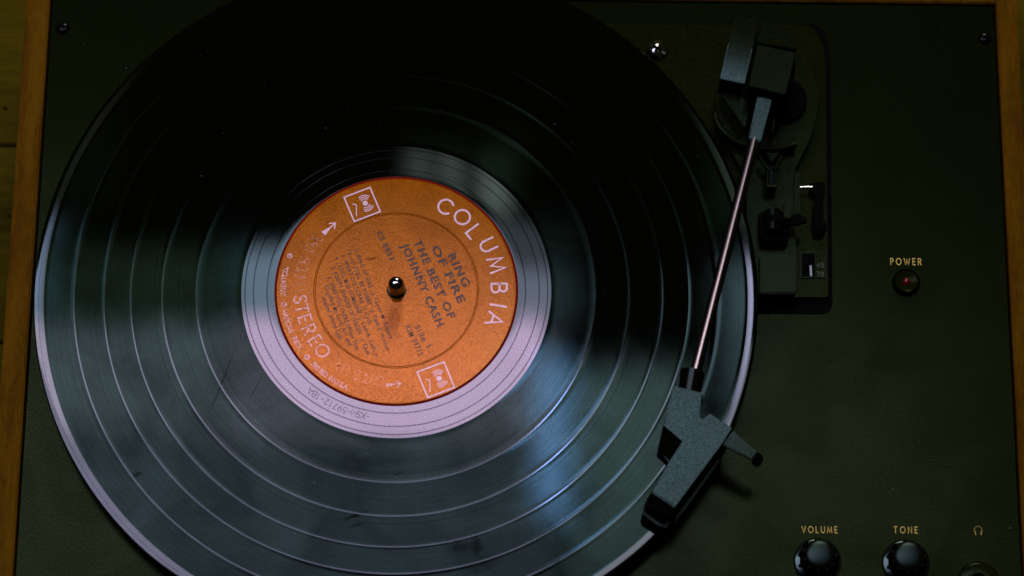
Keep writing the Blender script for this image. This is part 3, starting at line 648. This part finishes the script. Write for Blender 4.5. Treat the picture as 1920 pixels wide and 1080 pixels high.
# etched matrix number, read from the rim side
ink = Ink(); a0 = math.atan2(*(lambda q: (q.y, q.x))(at(692, 777, 0))); a1 = math.atan2(*(lambda q: (q.y, q.x))(at(578, 738, 0)))
text_arc(ink, '-XSM-59712-1BA', 0.0563, a0, a1, 0.0026, 0.10, Z0 + 0.00003, True)
ink.build('etched_number', M['etch'], record)
# label
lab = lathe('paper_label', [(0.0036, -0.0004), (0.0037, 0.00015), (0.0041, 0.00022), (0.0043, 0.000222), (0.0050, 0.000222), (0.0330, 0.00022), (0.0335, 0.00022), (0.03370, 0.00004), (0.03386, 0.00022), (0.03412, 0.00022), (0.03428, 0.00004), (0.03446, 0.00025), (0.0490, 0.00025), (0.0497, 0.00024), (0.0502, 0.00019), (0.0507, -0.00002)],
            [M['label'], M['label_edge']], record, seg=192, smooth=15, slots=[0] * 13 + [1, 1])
ZI, ZO = 0.00026, 0.00029
def ang_of(px, py): q = at(px, py, ZO); return math.atan2(q.y, q.x)
# large name round the right side, tops outward
ink = Ink()
for ch, px, py in (('C', 835, 387), ('O', 867, 407), ('L', 889, 434), ('U', 915, 460), ('M', 931, 496), ('B', 936, 540), ('I', 934.5, 573), ('A', 928, 599)):
    q = at(px, py, ZO); a = math.atan2(q.y, q.x); glyph(ink, ch, q, a - math.pi / 2, 0.0064, 0.135)
ink.build('label_lettering', M['white_ink'], lab)
ink = Ink()
for ch, px, py in (('S', 563, 561), ('T', 566, 579), ('E', 572, 598), ('R', 580, 618), ('E', 591, 638), ('O', 604.5, 657)):
    q = at(px, py, ZO); a = math.atan2(q.y, q.x); glyph(ink, ch, q, a + math.pi / 2, 0.0052, 0.13)
ink.build('label_lettering', M['worn_ink'], lab)
ink = Ink(); rr = 0.0405
text_arc(ink, '360 SOUND', rr, ang_of(596, 444), ang_of(558, 538) + 2 * math.pi, 0.0046, 0.10, ZO, False)
ink.build('label_lettering', M['faded_ink'], lab); ink = Ink()
text_arc(ink, '360 SOUND', rr, ang_of(628, 683) + 2 * math.pi, ang_of(712, 719) + 2 * math.pi, 0.0042, 0.10, ZO, False)
ink.build('label_lettering', M['faded_ink'], lab)
ink = Ink(); rt = 0.0470
for t, pa, pb_ in (('®', (547.5, 481), (547.5, 481)), ('"COLUMBIA"', (536, 502), (533, 553)), ('®', (534, 571), (534, 571)), ('MARCAS REG.', (535.5, 584), (564, 655)), ('®', (575, 670), (575, 670)), ('PRINTED IN U.S.A.', (586, 685), (652, 729))):
    a, b_ = ang_of(*pa) % (2 * math.pi), ang_of(*pb_) % (2 * math.pi)
    text_arc(ink, t, rt, a, b_, 0.0019 if t != '®' else 0.0022, 0.2, ZO, False)
ink.build('label_lettering', M['worn_ink'], lab)
# arrows
def arrow(ca, cb, wide, m):
    a, b_ = at(*ca, ZO), at(*cb, ZO); d = b_ - a; L_ = d.length; u = d.normalized(); v = Vector((-u.y, u.x, 0))
    xf = lambda q: a + u * (q.x * L_) + v * (q.y * L_)
    ink = Ink(); ink.poly([(0, -wide), (0.5, -0.06), (0.5, 0.06), (0, wide)], xf); ink.stroke([(0.45, 0), (0.98, 0)], 0.07, xf); ink.stroke([(0.72, 0.22), (1, 0), (0.72, -0.22)], 0.07, xf)
    ink.build('arrow_mark', m, lab)
arrow((606, 438), (629, 418), 0.17, M['white_ink']); arrow((724, 722), (752, 719), 0.13, M['worn_ink'])
# eye emblem in a square: dot, rings of lashes and a leg
def emblem(corners, m):
    c = [at(x, y, ZO) for x, y in corners]; ctr = sum(c, Vector()) / 4
    # label frame: reading direction runs down the picture
    ux = ((c[3] - c[0]) + (c[2] - c[1])).normalized(); uy = Vector((-ux.y, ux.x, 0))
    s = ((c[3] - c[0]).length + (c[1] - c[0]).length) / 2
    xf = lambda q: ctr + ux * (q.x * s) + uy * (q.y * s)
    ink = Ink(); ink.stroke([(-.5, -.5), (.5, -.5), (.5, .5), (-.5, .5), (-.5, -.5)], 0.055, xf)
    ink.disc((0.0, 0.12), 0.10, xf)
    for k, r in enumerate((0.17, 0.24, 0.31)):
        ink.stroke(arc(0.0, 0.12, r, r * 0.95, 48, -38 + 6 * k, 10), 0.035, xf); ink.stroke(arc(0.0, 0.12, r, r * 0.95, 132, 218 - 6 * k, 10), 0.035, xf)
    ink.stroke([(-.14, -.30), (-.06, -.20), (.33, -.35)], 0.035, xf)
    ink.build('eye_emblem', m, lab)
emblem([(645, 369), (693, 351), (713.5, 398), (664.5, 415)], M['white_ink']); emblem([(782, 699), (833, 678), (853, 725.5), (801, 745.5)], M['white_ink'])
# typed lines
def line(txt, a, b_, h, m='black_ink', bold=0.05): typed('typed_line', txt, at(*a, ZI), at(*b_, ZI), h, M[m], lab, bold)
H1 = 0.0047
line('RING', (846, 476), (876, 536), H1, bold=.03); line('OF FIRE', (815, 461), (867, 567), H1, bold=.03); line('THE BEST OF', (782, 450), (848, 596), H1, bold=.03); line('JOHNNY CASH', (758, 457), (827, 611), H1, bold=.03)
line('CS 8853', (710, 434), (736, 487), 0.0034, bold=.02); line('Side 1', (781, 610), (804, 650), 0.0034, bold=.02); line('XSM 59712', (763, 608), (790, 666), 0.0032, bold=.02)
for t, a, b_ in (('1. RING OF FIRE  -J. Carter-M. Kilgore', (667.5, 469), (735, 634)), ("2. I'D STILL BE THERE  -J. Cash-J. Horton", (654.5, 473), (728.5, 656)), ('3. WHAT DO I CARE  -J. Cash', (643.6, 478), (695, 606)),
                 ('4. I STILL MISS SOMEONE -J. Cash-R. Cash, Jr.', (630.5, 482), (709, 671)), ('5. FORTY SHADES OF GREEN  -J. Cash', (624, 500), (691.5, 664)), ('6. WERE YOU THERE (When They', (616.6, 519), (672, 656)),
                 ('Crucified My Lord) Arr. and', (611, 536), (657, 647)), ('adapted: Johnny Cash', (606.6, 556), (640, 636))):
    line(t, a, b_, 0.0026, 'typed_small', 0.02)

# ================================================================== DUST
dust = bmesh.new()
def speck(px, py, z, r):
    c = at(px, py, z + r * 0.3); bmesh.ops.create_icosphere(dust, subdivisions=1, radius=r, matrix=Matrix.Translation(c) @ Matrix.Diagonal((1, random.uniform(.5, 1.0), .5, 1)))
for px, py, r in ((508, 648, .00030), (378, 330, .00022), (1040, 232, .0002), (418, 250, .00015), (610, 240, .00016), (880, 700, .00012), (300, 760, .00013), (520, 880, .00014)): speck(px, py, 0.0, r)
for px, py, r in ((1674, 917, .0003), (1894, 990, .00025), (1746, 951, .00016), (1770, 50, .00016), (156, 84, .00015), (237, 127, .00017), (1560, 650, .00013)): speck(px, py, Z_D, r)
for _ in range(130):
    a, r = random.uniform(0, 6.283), random.uniform(.066, .145); q = Vector((r * math.cos(a), r * math.sin(a), 0.00002)); rr = random.uniform(.00004, .00010)
    bmesh.ops.create_icosphere(dust, subdivisions=1, radius=rr, matrix=Matrix.Translation(q) @ Matrix.Diagonal((1, .7, .5, 1)))
for _ in range(60):
    q = Vector((random.uniform(.165, .255), random.uniform(-.125, .135), Z_D + .00002)); rr = random.uniform(.00004, .00010)
    bmesh.ops.create_icosphere(dust, subdivisions=1, radius=rr, matrix=Matrix.Translation(q) @ Matrix.Diagonal((1, .7, .5, 1)))
for px, py, ang, ln in ((415, 705, .6, .0016), (590, 905, 2.1, .0012), (262, 640, 1.2, .0010), (980, 985, 2.7, .0013), (1130, 905, .3, .0011), (690, 850, 1.9, .0009)):
    c = at(px, py, 0.00005); u = Vector((math.cos(ang), math.sin(ang), 0)); v = Vector((-u.y, u.x, 0))
    tube_bm(dust, [c - u * ln / 2, c - u * ln * .15 + v * ln * .12, c + u * ln * .2 + v * ln * .1, c + u * ln / 2 - v * ln * .05], 0.000035, 5)
d = obj('dust', dust, M['dust']); d['kind'] = 'stuff'; d['label'] = 'pale specks of dust scattered over the record and deck'; d['category'] = 'dust'
S.render.engine = 'CYCLES'
